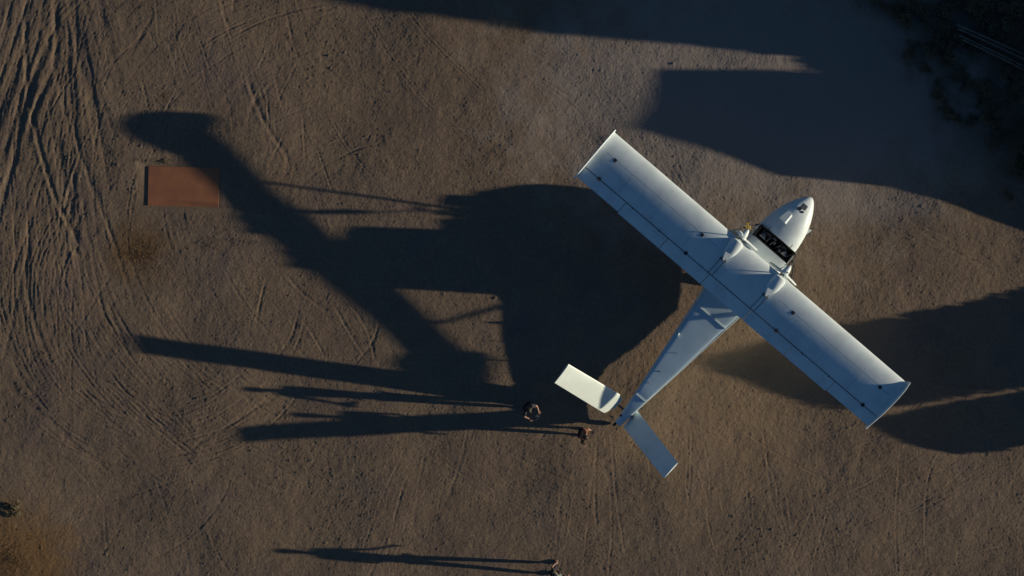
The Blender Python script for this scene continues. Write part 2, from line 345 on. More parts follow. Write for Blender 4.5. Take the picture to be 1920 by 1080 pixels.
# aft face door line and rear hatch lines
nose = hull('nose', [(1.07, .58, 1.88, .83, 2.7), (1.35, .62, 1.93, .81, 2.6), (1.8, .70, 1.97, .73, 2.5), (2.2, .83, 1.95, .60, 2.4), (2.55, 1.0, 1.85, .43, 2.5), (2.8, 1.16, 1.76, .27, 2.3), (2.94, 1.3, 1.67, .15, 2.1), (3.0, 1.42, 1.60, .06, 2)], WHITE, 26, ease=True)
bl = nose
# cockpit opening between nose and cabin
tub = MB(); tub.loft([ring(.55, .55, 1.30, .85, 5), ring(1.06, .58, 1.30, .83, 4)]); tub.build('cockpit_tub', BLACK, plane)
for s in (-1, 1): sk = MB(); sk.box((.84, yc(.84) + s * .825, 1.26), (.52, .03, .86)); sk.build('cockpit_sill', WHITE, plane)
def piece(name, c, d, m=BLACK, parent=None):
    q = MB(); q.box(c, d); return q.build(name, m, parent or plane)
for x in (.575, 1.045): piece('cross_beam', (x, yc(x), 1.82), (.035, 1.5, .05)); piece('bulkhead', (x, yc(x), 1.53), (.04, 1.62, .5))
for s in (-1, 1): piece('side_rail', (.81, yc(.84) + s * .76, 1.80), (.42, .04, .05)); piece('centre_rail', (.81, yc(.84) + s * .25, 1.76), (.42, .025, .04))
for s in (-1, 1):                                                     # two seats, dim in the opening
    st = MB(); M = Matrix.Translation((.80, yc(.8) + s * .40, 1.42)) @ Matrix.Rotation(R(-20), 4, 'Y')
    st.box((0, 0, 0), (.06, .36, .5), M); st.box((.14, 0, -.1), (.25, .38, .07), M)
    st.build('seat', noisy('seat_fabric', (.16, .16, .15), (.07, .07, .07), 30), plane)
    yk = MB(); c = Vector((.93, yc(.9) + s * .38, 1.73)); pts = [c + Vector((.02 * math.sin(a), .11 * math.cos(a), .07 * math.sin(a))) for a in np.linspace(0, 2 * math.pi, 15)]
    yk.tube(pts, .012, 6); yk = yk.build('control_yoke', GREY, plane); cl_ = MB(); cl_.tube([c + Vector((0, 0, -.02)), c + Vector((.08, 0, -.1))], .014, 6); cl_.build('control_column', GREY, yk)
    pn = MB(); pn.add([(.70, s * .5 + yc(.7) - .13, 1.79), (.70, s * .5 + yc(.7) + .13, 1.79), (.88, s * .5 + yc(.7) + .05, 1.77), (.88, s * .5 + yc(.7) - .05, 1.77), (.70, s * .5 + yc(.7) - .13, 1.76), (.70, s * .5 + yc(.7) + .13, 1.76), (.88, s * .5 + yc(.7) + .05, 1.74), (.88, s * .5 + yc(.7) - .05, 1.74)],
           [(0, 1, 2, 3), (7, 6, 5, 4), (0, 4, 5, 1), (1, 5, 6, 2), (2, 6, 7, 3), (3, 7, 4, 0)]); pn.build('headrest', mat('grey_vinyl', (.13, .14, .14), .6), plane)
PALE = mat('pale_lever', (.16, .16, .15), .5)
for q in [(-.12, .02), (.12, -.03), (.30, .0), (-.62, .02)]:
    lv = MB(); lv.tube([(.70 + q[1], yc(.8) + q[0], 1.77), (.92 - q[1], yc(.8) + q[0] - .08, 1.82)], .011, 6); lv.build('throttle_lever', PALE, plane)
piece('lever_box', (.84, yc(.84), 1.77), (.10, .05, .05), PALE); piece('chart_tray', (.95, yc(.84) + .1, 1.79), (.06, .16, .02), PALE); piece('switch_bar', (.74, yc(.84) - .3, 1.79), (.1, .03, .03), PALE)
for s in (-1, 1):                                                     # hinge arms at both ends of the opening
    hb = MB(); y = yc(.7) + s * .88; hb.tube([(.95, y - s * .05, 1.75), (.80, y + s * .03, 1.88), (.66, y + s * .10, 1.88), (.60, y + s * .04, 1.90)], .02, 6); hb.box((.72, y, 1.84), (.12, .05, .08)); hb.build('hinge_bracket', GREY, plane)
    wp = MB(); wp.tube([(1.02, yc(1) + s * .52, 1.86), (1.12, yc(1) + s * .5, 1.93), (1.20, yc(1) + s * .5, 1.93)], .012, 6); wp.build('canopy_latch', DARK, plane)
yt = MB(); c = L(P(1402, 423, 1.95)); pts = [c + Vector((.085 * math.cos(a), .085 * math.sin(a), 0)) for a in np.linspace(0, 2 * math.pi * .85, 14)]
yt.tube(pts, .025, 8); yt.tube([c + Vector((-.02, -.04, 0)), c + Vector((.03, .02, .02)), c + Vector((-.02, .08, 0))], .018, 6); yt.tube([c, c + Vector((-.02, -.3, -.1))], .012, 6)
yt.build('yellow_tie_loop', YEL, plane)
yp = MB(); yp.box(tuple(c + Vector((-.05, .09, -.02))), (.09, .12, .02)); yp.build('white_tab', WHITE, plane)
# nose fittings
def on_nose(u, v, h): return L(P(u, v, h))
nm = MB(); a = [on_nose(1509, 380, 2.0), on_nose(1517, 387, 1.97), on_nose(1511, 395, 2.05), on_nose(1501, 388, 2.05)]
def drape(pts, dz, th, ztab=None):
    top = [Vector((p.x, p.y, p.z + dz)) for p in pts]; bot = [Vector((p.x, p.y, p.z + dz - th)) for p in pts]; n = len(pts)
    return top + bot, [tuple(range(n)), tuple(range(n, 2 * n))[::-1]] + [(k, k + n, (k + 1) % n + n, (k + 1) % n) for k in range(n)]
nose_tab = None
def surf_z(obj, x, y):
    ok, loc, nr, i = obj.ray_cast(Vector((x, y, 6)), Vector((0, 0, -1))); return loc.z if ok else 1.8
def patchq(name, corners, m, up=.006, obj=None, parent=plane, nsub=4):
    """small quad panel draped over a surface, with thickness"""
    mb = MB(); c = [Vector(q) for q in corners]; g = []
    for i in range(nsub + 1):
        for j in range(nsub + 1):
            p = c[0].lerp(c[1], i / nsub).lerp(c[3].lerp(c[2], i / nsub), j / nsub); g.append(Vector((p.x, p.y, surf_z(obj, p.x, p.y) + up)))
    N = nsub + 1; fs = [(i * N + j, i * N + j + 1, (i + 1) * N + j + 1, (i + 1) * N + j) for i in range(nsub) for j in range(nsub)]
    low = [v - Vector((0, 0, up + .01)) for v in g]; K = N * N
    rim = [j for j in range(N)] + [i * N + nsub for i in range(1, N)] + [nsub * N + j for j in range(nsub - 1, -1, -1)] + [i * N for i in range(nsub - 1, 0, -1)]
    fs += [(rim[k], rim[(k + 1) % len(rim)], rim[(k + 1) % len(rim)] + K, rim[k] + K) for k in range(len(rim))]
    mb.add(g + low, fs); return mb.build(name, m, parent)
bpy.context.view_layer.update()
patchq('nose_hatch', a, mat('blue_grey_hatch', (.06, .065, .08), .5), .004, nose)
for (u, v, r) in [(1500.5, 391, .07), (1505.5, 397.5, .045)]:
    q = on_nose(u, v, 2.0); z = surf_z(nose, q.x, q.y); mb = MB(); mb.tube([(q.x, q.y, z - .02), (q.x, q.y, z + .03)], r, 12); mb.build('vent_cap', DARK, plane)
sc_ = MB(); c0 = [on_nose(*q, 1.98) for q in [(1461.5, 408.5), (1477, 396), (1487, 405.5), (1475, 421)]]; c1_ = [on_nose(*q, 2.05) for q in [(1461.5, 408), (1476.5, 396), (1484, 402.5), (1471.5, 417.5)]]
vs = [Vector((q.x, q.y, surf_z(nose, q.x, q.y) + hh)) for q, hh in zip(c1_, (.17, .16, .10, .11))] + [Vector((q.x, q.y, surf_z(nose, q.x, q.y) - .03)) for q in c0]
sc_.add(vs, [(0, 1, 2, 3), (7, 6, 5, 4)] + [(k, k + 4, (k + 1) % 4 + 4, (k + 1) % 4) for k in range(4)]); sc_.build('roof_scoop', WHITE, plane)
pf = MB(); a0 = on_nose(1511, 440, 1.35); a1 = on_nose(1522, 432.5, 1.35); a2 = on_nose(1518, 430, 1.35)
pf.add([a0, a1, a2, a0 + Vector((-.1, .2, 0)), a0 + Vector((0, 0, .04)), a1 + Vector((0, 0, .04)), a2 + Vector((0, 0, .04)), a0 + Vector((-.1, .2, .04))], [(0, 1, 2, 3), (7, 6, 5, 4), (0, 4, 5, 1), (1, 5, 6, 2), (2, 6, 7, 3), (3, 7, 4, 0)]); pf.build('side_vane', WHITE, plane)
# boom strips, rims and antennas
fus = [o for o in plane.children if o.name.startswith('fuselage')][0]
def fz(x, y=0): return surf_z(fus, x, yc(x) + y)
def bw(x): return interp([(-7.86, .12), (-7.0, .21), (-6.3, .29), (-5, .46), (-3, .69), (-1.82, .84), (0, .86)], x)[0]
for x, wd in ((-2.62, .045), (-6.55, .05)):
    rb = MB(); hw = bw(x) - .03; z = fz(x); rb.box((x, yc(x), z + .01), (wd, 2 * hw, .03)); rb.build('deck_strap', WHITE, plane)
for s in (-1, 1):
    rm = MB(); xx = np.linspace(-7.3, -1.75, 14); rm.tube([(x, yc(x) + s * (bw(x) - .012), fz(x) - .03) for x in xx], .014, 8); rm.build('deck_rail', LIT_CREAM, plane)
def at_deck(u, v, h=1.0):
    q = L(P(u, v, h)); q.z = surf_z(fus, q.x, q.y); q2 = L(P(u, v, q.z)); q2.z = surf_z(fus, q2.x, q2.y); return q2
b = at_deck(1272, 627); mb = MB(); mb.add([b + Vector(q) for q in [(-.06, -.03, -.01), (.06, -.03, -.01), (.06, .03, -.01), (-.06, .03, -.01), (-.05, -.012, .10), (.0, -.012, .10), (.0, .012, .10), (-.05, .012, .10)]],
    [(0, 3, 2, 1), (4, 5, 6, 7), (0, 1, 5, 4), (1, 2, 6, 5), (2, 3, 7, 6), (3, 0, 4, 7)]); mb.build('blade_antenna', WHITE, plane)
for (u, v, hh, rr) in [(1268, 662, .13, .012), (1236.5, 696.5, .12, .022), (1216, 718, .05, .015)]:
    b = at_deck(u, v); mb = MB(); mb.tube([b - Vector((0, 0, .02)), b + Vector((0, 0, hh * .5)), b + Vector((0, 0, hh))], [rr, rr, rr * .8], 8); mb.build('whip_antenna', DARK, plane)
# ---- wing
CH, SP = 2.10, 6.84; INC = R(8.2); ZLE = 2.62
def foil(t, x):                                                        # thickness half, camber
    yt_ = 5 * t * (.2969 * math.sqrt(x) - .1260 * x - .3516 * x ** 2 + .2843 * x ** 3 - .1036 * x ** 4)
    m_, p_ = .035, .4; ycb = m_ / p_ ** 2 * (2 * p_ * x - x * x) if x < p_ else m_ / (1 - p_) ** 2 * ((1 - 2 * p_) + 2 * p_ * x - x * x)
    return yt_, ycb
def wp_(cx, zz, y):                                                    # chord fraction, thickness offset -> aeroplane space
    X_, Z_ = -cx * CH, zz * CH; return Vector((X_ * math.cos(INC) + Z_ * math.sin(INC) * 0, y, ZLE + Z_ + X_ * math.sin(INC)))
def section(x0, x1, y, t=.17, n=22):
    cs = [x0 + (x1 - x0) * (1 - math.cos(math.pi * k / n)) / 2 for k in range(n + 1)]
    up = [(c, sum(foil(t, c))) for c in cs]; dn = [(c, foil(t, c)[1] - foil(t, c)[0]) for c in cs]
    loop = up + dn[::-1]
    if x0 == 0: loop = up + dn[::-1][:-1]
    return [wp_(c, z, y) for c, z in loop]
ny = 30
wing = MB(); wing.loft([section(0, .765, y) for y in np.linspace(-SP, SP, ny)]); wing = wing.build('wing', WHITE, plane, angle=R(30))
cuts = [-SP, -SP + 1.94, -SP + 3.90, -SP + 5.85, SP - 5.85, SP - 3.90, SP - 1.94, SP]
for i in range(7):
    a0, a1 = cuts[i] + .012, cuts[i + 1] - .012; nm = 'aileron' if i in (0, 1, 5, 6) else 'flap'
    mb = MB(); mb.loft([section(.780, 1.0 - (.02 if i in (0, 6) else 0), y, n=8) for y in (a0, a1)]); mb.build(nm, WHITE, plane, angle=R(30))
sp_ = MB(); sp_.box((0, 0, 0), (.02, 2 * SP - .1, .10), Matrix.Translation(wp_(.775, foil(.1, .775)[1], 0)))
sp_.build('hinge_spar', DARK, plane)
def wz(x, y):
    ok, loc, nr, i = wing.ray_cast(Vector((x, y, 6)), Vector((0, 0, -1))); return loc.z if ok else ZLE - .1
def strip(name, pts, wd, m, up=.003):
    """narrow raised strip following the wing's upper skin"""
    mb = MB(); pts = [Vector((p[0], p[1], 0)) for p in pts]; rr = []
    for a_, b_ in zip(pts[:-1], pts[1:]):
        n_ = max(2, int((b_ - a_).length / .15)); d = (b_ - a_).normalized(); s_ = Vector((-d.y, d.x, 0)) * wd / 2
        for k in range(n_ + (b_ is pts[-1])):
            p = a_.lerp(b_, k / n_); q = []
            for e in (-1, 1): pp = p + s_ * e; q.append(Vector((pp.x, pp.y, wz(pp.x, pp.y) + up)))
            q += [v - Vector((0, 0, up + .004)) for v in q[::-1]]; rr.append(q)
    mb.loft(rr); return mb.build(name, m, plane)
bpy.context.view_layer.update()
for s in (-1, 1):
    for d in (-.085, .085): strip('nacelle_seam', [(-.85, s * (.985 + d)), (-1.6, s * (.985 + d))], .022, DARK)
    strip('skin_seam', [(-.74, s * 6.6), (-.74, s * 1.45)], .012, SEAM, .001)
    for y in (2.4, 3.9, 5.35): strip('skin_seam', [(-.12, s * y), (-1.55, s * y)], .008, SEAM, .001)
    for y in (6.18, 2.12):
        x = -.76; patchq('fuel_hatch', [(x - .06, s * y - .06, 0), (x + .06, s * y - .06, 0), (x + .06, s * y + .06, 0), (x - .06, s * y + .06, 0)], HATCH, .006, wing)
        hb = MB(); z = wp_(.77, foil(.17, .77)[1] + foil(.17, .77)[0], 0).z; hb.box((-1.61, s * y, z + .008), (.12, .11, .03)); hb.box((-1.56, s * y, z + .03), (.05, .06, .03)); hb.build('hinge_fitting', HATCH, plane)
    for y in (3.35, 4.6):
        hb = MB(); z = wp_(.77, foil(.17, .77)[1] + foil(.17, .77)[0], 0).z; hb.box((-1.62, s * y, z + .0), (.05, .04, .02)); hb.build('hinge_bolt', DARK, plane)
    # tip plate: half ellipse standing on the tip rib
    tp = MB(); pr = []
    for k in range(21):
        t = k / 20; x = .07 - t * 2.22; up = float(np.interp(t, [0, .05, .12, .3, .48, .65, .8, .92, 1], [.18, .28, .38, .46, .45, .38, .26, .12, .03]))
        base_z = ZLE + (x * math.sin(INC)); pr.append((x, base_z + up)); 
    lo = [(x, ZLE + x * math.sin(INC) + float(np.interp(k / 20, [0, .1, .4, 1], [-.18, -.22, -.16, -.05]))) for k, (x, _) in enumerate(pr)]
    rg = []
    for o_, dz in ((.004, -.09), (.018, -.03), (.036, 0), (.055, -.04), (.070, -.11)):
        rg.append([Vector((x, s * (SP + o_), max(z + dz, zl + .01))) for (x, z), (_, zl) in zip(pr, lo)] + [Vector((x, s * (SP + o_), z)) for x, z in lo[::-1]])
    tp.loft(rg); tp.build('wing_tip_plate', WHITE, plane, angle=R(40))
    # struts
for s in (-1, 1):
    a_, b_ = L(Vector(((1221 - 960) / PX, (540 - 386) / PX, 2.30))), L(Vector(((1396 - 960) / PX, (540 - 455) / PX, .85)))
    c_, d_ = L(Vector(((1321 - 960) / PX, (540 - 446) / PX, 2.36))), L(Vector(((1413 - 960) / PX, (540 - 427) / PX, 1.70)))
    yo = 0 if s == 1 else 0
    fx_ = lambda p: Vector((p.x, p.y if s == 1 else -p.y, p.z))
    d_.y = .70 if s > 0 else .98; b_.y = .72 if s > 0 else 1.05
    for i_, (p, q, r_) in enumerate(((a_, b_, .045), (c_, d_, .022))):
        mb = MB(); mb.tube([fx_(p), fx_(q)], r_, 10); mb.build('wing_strut' if i_ == 0 else 'jury_strut', WHITE if i_ == 0 else DARK, plane, smooth=True)
# ---- engines
for s in (-1, 1):
    y0 = s * .985; zc = 2.71
    nc = MB(); tab = [(-.82, .15, .10, -.07), (-.76, .20, .15, -.06), (-.62, .24, .19, -.04), (-.45, .25, .23, -.02), (-.22, .245, .26, 0), (-.13, .235, .25, 0), (-.08, .19, .19, 0), (-.06, .12, .12, 0)]
    nc.loft([ring(x, max(2.5, zc + dz - rz), zc + dz + rz, ry, 2.2, 24, y0) for x, ry, rz, dz in tab]); nac = nc.build('nacelle', WHITE, plane, angle=R(40))
    py = MB(); py.loft([[Vector((x, y0 + w_ * sx, z)) for x, w_, sx in [(-.02, .05, 1), (-.3, .16, 1), (-.7, .12, 1), (-.95, .03, 1), (-.95, .03, -1), (-.7, .12, -1), (-.3, .16, -1), (-.02, .05, -1)]] for z in (2.5, 2.85)]); py.build('pylon', WHITE, nac, angle=R(40))
    eb = MB(); eb.box((-.90, y0, 2.66), (.16, .26, .14)); eb.box((-.99, y0, 2.62), (.06, .16, .10)); eb.build('exhaust_box', GREY, nac)
    wr = MB(); wr.tube([(-.88, y0 + .12, 2.70), (-.86, y0 + .26, 2.68), (-.92, y0 + .34, 2.62)], .014, 6); wr.build('cable', DARK, nac); wr = MB(); wr.tube([(-.9, y0 - .1, 2.72), (-.98, y0 - .16, 2.64)], .014, 6); wr.build('cable', DARK, nac)
    hb = MB(); hb.tube([(-.07, y0, zc), (.09, y0, zc)], .05, 12); hb.build('propeller_hub', DARK, nac)
    spn = MB(); spn.loft([ring(x, zc - r_, zc + r_, r_, 2, 20, y0) for x, r_ in [(.05, .115), (.07, .135), (.16, .14), (.27, .12), (.37, .085), (.44, .045), (.475, .008)]]); spn.build('spinner', WHITE, nac, angle=R(40))
    for ang in (90, 210, 330):
        a_ = R(ang + (-25 if s > 0 else -3)); d = Vector((0, math.cos(a_), math.sin(a_))); t_ = Vector((0, -math.sin(a_), math.cos(a_))); rings = []
        for r_, c_, tw in [(.06, .035, 60), (.13, .06, 48), (.25, .085, 36), (.38, .095, 30), (.54, .10, 30), (.66, .08, 28), (.715, .03, 26)]:
            cd = Vector((1, 0, 0)) * math.sin(R(tw)) + t_ * math.cos(R(tw)); nd = d.cross(cd).normalized(); ctr = Vector((.11, y0, zc)) + d * r_
            rings.append([ctr + cd * c_ * math.cos(q) + nd * (.016 if r_ > .1 else .03) * math.sin(q) for q in [2 * math.pi * k / 10 for k in range(10)]])
        pb = MB(); pb.loft(rings); pb.build('propeller_blade', WHITE, nac, smooth=True)
# ---- butterfly tail, from its corner points
def surface(name, rf, rr_, tf, tr, th, m, rounded=False):
    """lofted slab: root front/rear, tip front/rear in world space"""
    rf, rr_, tf, tr = map(L, (rf, rr_, tf, tr)); rings = []
    N = 14 if rounded else 6
    for i in range(N + 1):
        t = i / N; fr_ = rf.lerp(tf, t); re = rr_.lerp(tr, t); a_, b_ = 0, 1
        if rounded:                                                     # corners rounded off at the root end
            d = t * (tf - rf).length; rad = .32
            if d < rad: q = rad - math.sqrt(max(0, rad ** 2 - (rad - d) ** 2)); a_ = .35 * q / .9; b_ = 1 - q * 1.05 / .9
        ch = re - fr_; sp = (tf - rf).normalized(); nrm = ch.cross(sp).normalized(); pts = []
        for k in range(16):
            c_ = k / 15; c_ = (1 - math.cos(math.pi * c_)) / 2; y_ = foil(th, c_)[0]; pts.append((c_, y_))
        loop = [(c_, y_) for c_, y_ in pts] + [(c_, -y_) for c_, y_ in pts[::-1][1:-1]]
        f2 = fr_ + ch * a_; c2 = ch * (b_ - a_)
        rings.append([f2 + c2 * c_ + nrm * y_ * ch.length for c_, y_ in loop])
    mb = MB(); mb.loft(rings); return mb.build(name, m, plane, angle=R(35))
surface('stabiliser', P(1170, 744, .50), P(1140, 779, .36), P(1066, 682.5, 2.68), P(1040, 718, 2.56), .075, LIT_CREAM, True)
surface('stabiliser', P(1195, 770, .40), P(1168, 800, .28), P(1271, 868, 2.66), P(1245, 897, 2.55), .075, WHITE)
for q in [((1186, 769, .42), (1191, 771, .45)), ((1178, 783, .36), (1184, 780, .38)), ((1157, 795, .18), (1166, 789, .28))]: tb = MB(); tb.tube([L(P(*q[0])), L(P(*q[1]))], [.035, .05], 8); tb.build('tail_fitting', LIT_CREAM, plane)
tw = MB(); c = L(P(1156, 792, .15)); tw.tube([c + Vector((.1, 0, .1)), c + Vector((-.08, 0, -.1))], .03, 8); tw.tube([c + Vector((-.08, -.04, -.06)), c + Vector((-.08, .04, -.06))], .09, 14); tw.build('tail_wheel', RUBBER, plane)
tk = MB(); c = at_deck(1164, 779, .4); tk.box(tuple(c + Vector((0, 0, .01))), (.10, .07, .03)); tk.build('inspection_plate', DARK, plane)
for s in (-1, 1):                                                       # small brackets holding the tail surfaces to the boom
    br = MB(); br.tube([(-7.3, yc(-7) + s * .1, .42), (-7.3, yc(-7) + s * .42, .45)], .04, 8); br.build('stabiliser_arm', GREY, plane)
for s in (-1, 1):                                                       # main gear
    lg = MB(); lg.tube([(-.2, yc(0) + s * .6, .75), (-.15, yc(0) + s * 1.0, .30)], .05, 8); lg = lg.build('landing_gear_leg', GREY, plane)
    wh = MB(); wh.tube([(-.15, yc(0) + s * y, .30) for y in (.93, .96, 1.08, 1.11)], [.22, .30, .30, .22], 24); wh.build('wheel', RUBBER, lg)
# ------------------------------------------------------------------ rusty sheet on the ground
c = P(344, 350); pl = MB(); M = Matrix.Translation((c.x, c.y, SHEET_Z + .016)) @ Matrix.Rotation(R(-1.2), 4, 'Z')
pl.box((0, 0, 0), (2.64, 1.47, .026), M)
RUST = noisy('rust_brown_sheet', (.39, .145, .062), (.28, .105, .05), 1.6, .75, bump=.003, bscale=14, lo=.3, hi=.7, detail=10)
o = pl.build('metal_sheet', RUST); tag(o, 'flat rust brown rectangular sheet lying on the bare earth', 'sheet')
# ------------------------------------------------------------------ people
def skin_mesh(pts, edges, rad, root=0, sub=2):
    me = bpy.data.meshes.new('tmp'); me.from_pydata(pts, edges, []); o = bpy.data.objects.new('tmp', me); COL.objects.link(o)
    m = o.modifiers.new('s', 'SKIN')
    for i, v in enumerate(me.skin_vertices[0].data): v.radius = (rad[i], rad[i]) if not isinstance(rad[i], tuple) else rad[i]; v.use_root = (i == root)
    s = o.modifiers.new('b', 'SUBSURF'); s.levels = sub; s.render_levels = sub
    dg = bpy.context.evaluated_depsgraph_get(); dg.update(); out = bpy.data.meshes.new_from_object(o.evaluated_get(dg)); bpy.data.objects.remove(o); return out
EYE = mat('eye', (.05, .03, .02), .3)
SKIN = noisy('skin', (.36, .19, .13), (.30, .15, .10), 20, .55)
def person(loc, face, label, shirt, trousers, hat, hatcol, arms, stance=.13, lean=.0, stride=0.0, extra=None):
    root = empty('person', loc, face); tag(root, label, 'person', 'people around the tail of the aeroplane')
    z = lambda a, b, c: (a + lean * max(0, c - .9), b, c)
    pv, ch, nk, hd = z(0, 0, .95), z(0, 0, 1.30), z(0, 0, 1.50), z(.03, 0, 1.62)
    pts = [pv, z(0, 0, 1.12), ch, nk, hd, z(.03, 0, 1.71)]; rad = [(.15, .11), (.135, .10), (.16, .11), .055, .085, .07]; ed = [(0, 1), (1, 2), (2, 3), (3, 4), (4, 5)]
    leg = []
    for s in (-1, 1):
        st = stride * s; b = len(pts); leg.append(b)
        pts += [(0, s * .09, .88), (st * .5 + .02, s * stance * .85, .50), (st - .02, s * stance, .10), (st + .14, s * (stance + .02), .045)]; rad += [.085, .06, .042, .035]; ed += [(0, b), (b, b + 1), (b + 1, b + 2), (b + 2, b + 3)]
    wr = []
    for s, (el, wrp) in zip((-1, 1), arms):
        b = len(pts); pts += [z(0, s * .18, 1.43), z(*el), z(*wrp)]; rad += [.058, .042, .030]; ed += [(2, b), (b, b + 1), (b + 1, b + 2)]; wr.append((s, Vector(pts[b + 1]), Vector(pts[b + 2])))
        d = (Vector(pts[b + 2]) - Vector(pts[b + 1])).normalized(); pts.append(tuple(Vector(pts[b + 2]) + d * .07)); rad.append((.038, .018)); ed.append((b + 2, b + 3))
    me = skin_mesh(pts, ed, rad); body = link_mesh('body', me, SKIN, root, True)
    bm = bmesh.new(); bm.from_mesh(me); add = MB()
    for s, e, wp in wr:                                                  # five separate bent fingers on each hand
        d = (wp - e).normalized(); sd = d.cross(Vector((0, 0, 1))).normalized(); dn = sd.cross(d).normalized(); palm = wp + d * .075
        for k, ln in enumerate((.075, .085, .08, .062)):
            b0 = palm + sd * (k - 1.5) * .019 - d * .01; add.tube([b0, b0 + d * ln * .5 - Vector((0, 0, .006)), b0 + d * ln * .85 - Vector((0, 0, .028)), b0 + d * ln * .8 - Vector((0, 0, .045))], [.0095, .009, .008, .006], 6)
        t0 = wp + d * .03 - sd * s * .025; add.tube([t0, t0 + d * .03 - sd * s * .03, t0 + d * .065 - sd * s * .035 - Vector((0, 0, .01))], [.012, .011, .008], 6)
    hc = Vector(hd) + Vector((0, 0, .03)); add.ell(hc + Vector((.10, 0, -.02)), (.022, .013, .022), 8, 6)
    for s in (-1, 1): add.ell(hc + Vector((0, s * .088, -.01)), (.022, .010, .032), 8, 6)
    add.ell(hc + Vector((.088, 0, -.062)), (.014, .026, .008), 8, 6)
    tmp = bpy.data.meshes.new('t'); tmp.from_pydata(add.v, [], add.f); bm.from_mesh(tmp); bmesh.ops.recalc_face_normals(bm, faces=bm.faces); [setattr(q, 'smooth', True) for q in bm.faces]; bm.to_mesh(me); bm.free()
    for s in (-1, 1): ey = MB(); ey.ell(hc + Vector((.078, s * .034, .005)), (.012, .015, .010), 8, 6); ey.build('eye', EYE, body)
    # shirt with short sleeves
    sp2 = [pv, z(0, 0, 1.12), ch, z(0, 0, 1.47)]; sr = [(.17, .125), (.155, .12), (.185, .13), .07]; se = [(0, 1), (1, 2), (2, 3)]
    for s, (el, wrp) in zip((-1, 1), arms):
        b = len(sp2); S_ = Vector(z(0, s * .18, 1.43)); sp2 += [tuple(S_), tuple(S_.lerp(Vector(z(*el)), .75))]; sr += [.075, .062]; se += [(2, b), (b, b + 1)]
    link_mesh('shirt', skin_mesh(sp2, se, sr), shirt, root, True)
    tp2 = [(pv[0], 0, .96)]; tr2 = [(.165, .125)]; te = []
    for s in (-1, 1):
        st = stride * s; b = len(tp2); tp2 += [(0, s * .09, .86), (st * .5 + .02, s * stance * .85, .50), (st - .02, s * stance, .10)]; tr2 += [.10, .078, .062]; te += [(0, b), (b, b + 1), (b + 1, b + 2)]
    link_mesh('trousers', skin_mesh(tp2, te, tr2), trousers, root, True)
    for s in (-1, 1):
        sh = MB(); sh.ell((stride * s + .05, s * (stance + .01), .045), (.145, .052, .055), 12, 8); sh.build('shoe', RUBBER, root, smooth=True)
    hr = MB(); hr.ell(hc + Vector((-.012, 0, .035)), (.108, .094, .085), 14, 8)
    if hat == 'cap': hr.ell(hc + Vector((.11, 0, .03)), (.075, .07, .010), 12, 6)
    hr.build('cap' if hat == 'cap' else 'hair', hatcol, root, smooth=True)
    if extra: extra(root)
    return root
BLK = noisy('black_cloth', (.018, .018, .02), (.03, .028, .03), 30, .9); NAVY = noisy('dark_denim', (.03, .035, .045), (.02, .022, .03), 30, .9)
BRN = noisy('rust_brown_shirt', (.22, .085, .04), (.12, .05, .03), 9, .9); OLV = noisy('dark_olive_shirt', (.05, .05, .03), (.025, .03, .02), 20, .9)
HAIR = mat('dark_hair', (.02, .014, .010), .6); CAPG = mat('pale_green_cap', (.38, .42, .32), .8)
bent = [((.14, -.30, 1.20), (.33, -.22, 1.14)), ((.14, .30, 1.20), (.33, .22, 1.14))]
pA = person(P(989, 760) * 1.0, R(-48), 'person in black standing in the aeroplane shadow with both bare forearms bent forward', BLK, NAVY, 'hair', HAIR, bent, .13, .04)
pA.location.z = 0
def phone(root):
    m = MB(); m.box((.40, 0, 1.14), (.15, .09, .02)); m.box((.40, 0, 1.165), (.06, .06, .03)); m.build('remote_controller', GREY); 
pB = person(P(1089, 809), R(-20), 'person in a rust brown shirt with one arm reaching out beside the tail', BRN, BLK, 'hair', HAIR, [((.06, -.29, 1.18), (.20, -.33, 1.0)), ((.10, .28, 1.18), (.28, .22, 1.06))], .12, .10)
pC = person(P(1039, 1066), R(35), 'person in dark clothes with a pale green cap walking at the bottom edge', OLV, BLK, 'cap', CAPG, [((.05, -.30, 1.16), (.28, -.32, 1.08)), ((.06, .31, 1.15), (.26, .33, 1.05))], .12, .05, .18)
for q in (pB, pC, pA): q.location.z = ground_z(q.location.x, q.location.y) + .0
rc = MB(); Mx = pA.matrix_basis.copy(); c = pA.location + Matrix.Rotation(R(-48), 3, 'Z') @ Vector((.47, 0, 1.12)); rc.box((0, 0, 0), (.12, .20, .035), Matrix.Translation(c) @ Matrix.Rotation(R(-48), 4, 'Z')); rc.box((.05, 0, .045), (.02, .15, .08), Matrix.Translation(c) @ Matrix.Rotation(R(-48), 4, 'Z'))
tag(rc.build('remote_controller', GREY), 'small grey remote controller held in the hands of the person in black', 'controller')
